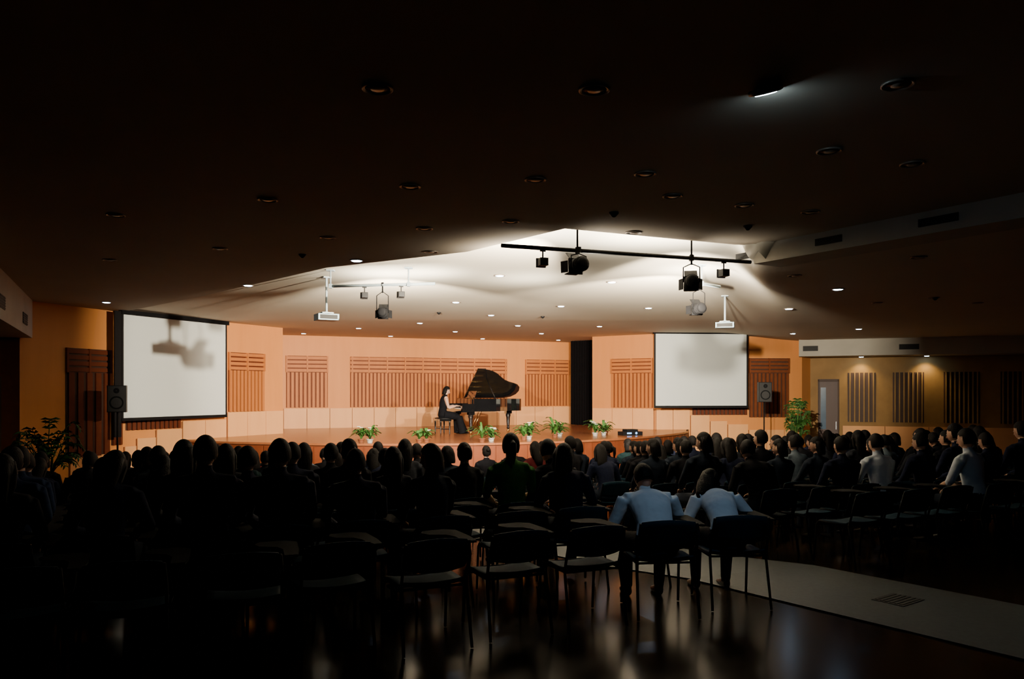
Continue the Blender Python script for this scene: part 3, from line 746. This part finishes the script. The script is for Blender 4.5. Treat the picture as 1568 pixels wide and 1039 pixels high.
P_man=person('seated_man_leaning',lean=0.50,curl=0.48,headp=0.25,headt=0.1,neck=0.62,seat=0.445,top=C_white,sleeve='long',bottom=C_black,hair='short',width=1.08,vox=0.011,hands=[(-0.18,0.54,0.56),(0.18,0.54,0.58)])
P_wom=person('seated_woman_long_hair',lean=0.56,curl=0.50,headp=0.30,headt=-0.35,neck=0.90,roll=0.15,seat=0.445,top=C_white,sleeve='short',bottom=C_black,hair='long',width=0.90,vox=0.011,hands=[(-0.14,0.54,0.56),(0.24,0.50,0.60)])
P_wht=person('seated_audience_member',lean=0.15,headp=0.1,top=C_white,sleeve='short',hair='short',vox=0.015)
P_grn=person('seated_audience_member',lean=0.1,headp=0.1,top=C_green,sleeve='short',hair='pony',vox=0.016,width=0.9)
P_pia=person('seated_pianist',lean=0.08,curl=0.10,headp=0.25,top=C_black,bottom=C_black,hair='bob',sleeve='none',dress=True,seat=0.46,vox=0.010,width=0.88,hands=[(-0.17,0.37,0.80),(0.17,0.37,0.80)],feet=[(-0.09,0.48,0.085),(0.10,0.56,0.085)],play=True,epole=(0.0,-0.5,-1.0))
inst('seated_pianist',P_pia,q,PZ-math.pi/2)
# ------------------------------------------------------------------ chairs
def chair():
    mb=MB()
    vs=[];fs=[];NX,NY=8,8
    for j in range(NY+1):
        for i in range(NX+1):
            u=i/NX*2-1; w=j/NY*2-1
            x=u*0.23*(1-0.08*abs(w)**3); y=w*0.215
            z=0.437-0.018*(1-u*u)+ (0.0 if w<0.6 else -0.05*((w-0.6)/0.4)**2)+(0.03*((-w-0.6)/0.4)**2 if w<-0.6 else 0)
            vs.append((x,y,z))
    nn=len(vs); vs+=[(x,y,z-0.018) for x,y,z in vs]
    for j in range(NY):
        for i in range(NX):
            a=j*(NX+1)+i; fs.append((a,a+1,a+NX+2,a+NX+1)); fs.append((nn+a,nn+a+NX+1,nn+a+NX+2,nn+a+1))
    for i in range(NX): fs.append((i,nn+i,nn+i+1,i+1)); a=NY*(NX+1)+i; fs.append((a,a+1,nn+a+1,nn+a))
    for j in range(NY): a=j*(NX+1); fs.append((a,a+NX+1,nn+a+NX+1,nn+a)); a+=NX; fs.append((a,nn+a,nn+a+NX+1,a+NX+1))
    mb.add(vs,fs,M_seat,True)
    vs=[];fs=[];NZ=5
    for k in range(2):
        for j in range(NZ+1):
            for i in range(NX+1):
                u=i/NX*2-1; w=j/NZ
                vs.append((u*0.225*(1-0.10*(2*w-1)**4),-0.225-0.045*w-0.035*(1-u*u)-0.014*k,0.52+0.23*w-0.02*u*u*(1 if w>0.5 else -1)))
    nn=(NX+1)*(NZ+1)
    for j in range(NZ):
        for i in range(NX):
            a=j*(NX+1)+i; fs.append((a,a+1,a+NX+2,a+NX+1)); fs.append((nn+a,nn+a+NX+1,nn+a+NX+2,nn+a+1))
    for i in range(NX): fs.append((i,nn+i,nn+i+1,i+1)); a=NZ*(NX+1)+i; fs.append((a,a+1,nn+a+1,nn+a))
    for j in range(NZ): a=j*(NX+1); fs.append((a,a+NX+1,nn+a+NX+1,nn+a)); a+=NX; fs.append((a,nn+a,nn+a+NX+1,a+NX+1))
    mb.add(vs,fs,M_seat,True)
    for s in (-1,1):
        mb.tube([(s*0.215,-0.285,0.72),(s*0.225,-0.25,0.58),(s*0.225,-0.20,0.42),(s*0.23,-0.25,0.2),(s*0.235,-0.29,0.006)],0.011,M_blkm,8)
        mb.tube([(s*0.225,-0.20,0.415),(s*0.225,0.17,0.415),(s*0.23,0.20,0.38),(s*0.235,0.235,0.006)],0.011,M_blkm,8)
    mb.tube([(-0.225,-0.2,0.41),(0.225,-0.2,0.41)],0.009,M_blkm,6); mb.tube([(-0.225,0.17,0.41),(0.225,0.17,0.41)],0.009,M_blkm,6)
    mb.tube([(0.225,-0.18,0.42),(0.275,-0.16,0.60),(0.28,-0.12,0.665),(0.28,0.25,0.665)],0.010,M_blkm,8)
    mb.prism([(0.24,-0.16),(0.32,-0.16),(0.335,0.0),(0.33,0.28),(0.25,0.34),(0.09,0.33),(0.055,0.25),(0.09,0.17),(0.20,0.12),(0.235,0.03)],0.674,0.69,M_tab)
    return mb.mesh('tablet_arm_chair')
CH=chair()
rnd=random.Random(11)
def seat(s_,t_,me=None,nm='seated_audience_member',j=0.16,sc=None,turn=0.0):
    if sc is None:
        sc=rnd.uniform(0.93,1.04); s_+=rnd.uniform(-0.05,0.05); t_+=rnd.uniform(-0.07,0.07); turn=rnd.uniform(-0.08,0.08)
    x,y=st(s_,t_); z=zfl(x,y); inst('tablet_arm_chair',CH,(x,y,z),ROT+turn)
    if me: inst(nm,me,(x,y,z-0.002),ROT+turn+rnd.uniform(-j,j),sc)
T0=5.25
seat(3.33,T0,P_man,'seated_man_leaning',0.02,0.96,-0.28); seat(4.00,T0,P_wom,'seated_woman_long_hair',0.02,0.95,-0.30)
for k in range(1,10): seat(3.30-0.60*k-0.05,T0)
def dark(): return rnd.choices(G,weights=[5,4,3,3,1,2,1,0.4,3,3,3,3])[0]
for nrow in range(1,11):
    t_=T0+0.93*nrow; se=eL(t_)-0.38-rnd.random()*0.1
    s_=se
    while s_>-0.2*t_-0.7:
        occ=rnd.random()<0.82
        x,y=st(s_,t_); b=784+x/y*F
        me=dark() if occ else None
        if nrow==1 and 950<b<1085: me=None
        if nrow==2 and abs(b-795)<32: me=P_grn
        if nrow==3 and abs(b-975)<25: me=P_wht
        seat(s_,t_,me); s_-=0.60
for nrow in range(0,9):
    t_=T0+0.75+0.95*nrow; s_=eL(t_)+1.45+0.45
    while s_<min(1.43*t_+0.6,14.0):
        x,y=st(s_,t_); b=784+x/y*F
        me=dark() if rnd.random()<(0.85 if nrow>0 else 0.4) else None
        if nrow==0 and abs(b-1495)<45: me=P_wht
        if nrow==1 and abs(b-1340)<30: me=P_wht
        if nrow==3 and abs(b-1230)<25: me=G[7]
        seat(s_,t_,me); s_+=0.60
# right-hand aisle downlight still on
p=ceil_at(1283,442); spot('downlight_beam',(p[0],p[1],p[2]-0.07),(p[0],p[1],0),10,(0.6,0.78,1.0),90,0.8,0.05)
# ------------------------------------------------------------------ world + camera
w=bpy.data.worlds.new('hall_dark'); scene.world=w; w.use_nodes=True
w.node_tree.nodes['Background'].inputs[0].default_value=(0.01,0.01,0.012,1); w.node_tree.nodes['Background'].inputs[1].default_value=0.2
cam=bpy.data.cameras.new('camera'); cam.sensor_width=36; cam.lens=F/1568*36; cam.shift_y=(600-519.5)/1568; cam.clip_end=200
co=bpy.data.objects.new('camera',cam); scene.collection.objects.link(co); co.location=(0,0,EYE); co.rotation_euler=(math.pi/2,0,0)
scene.camera=co
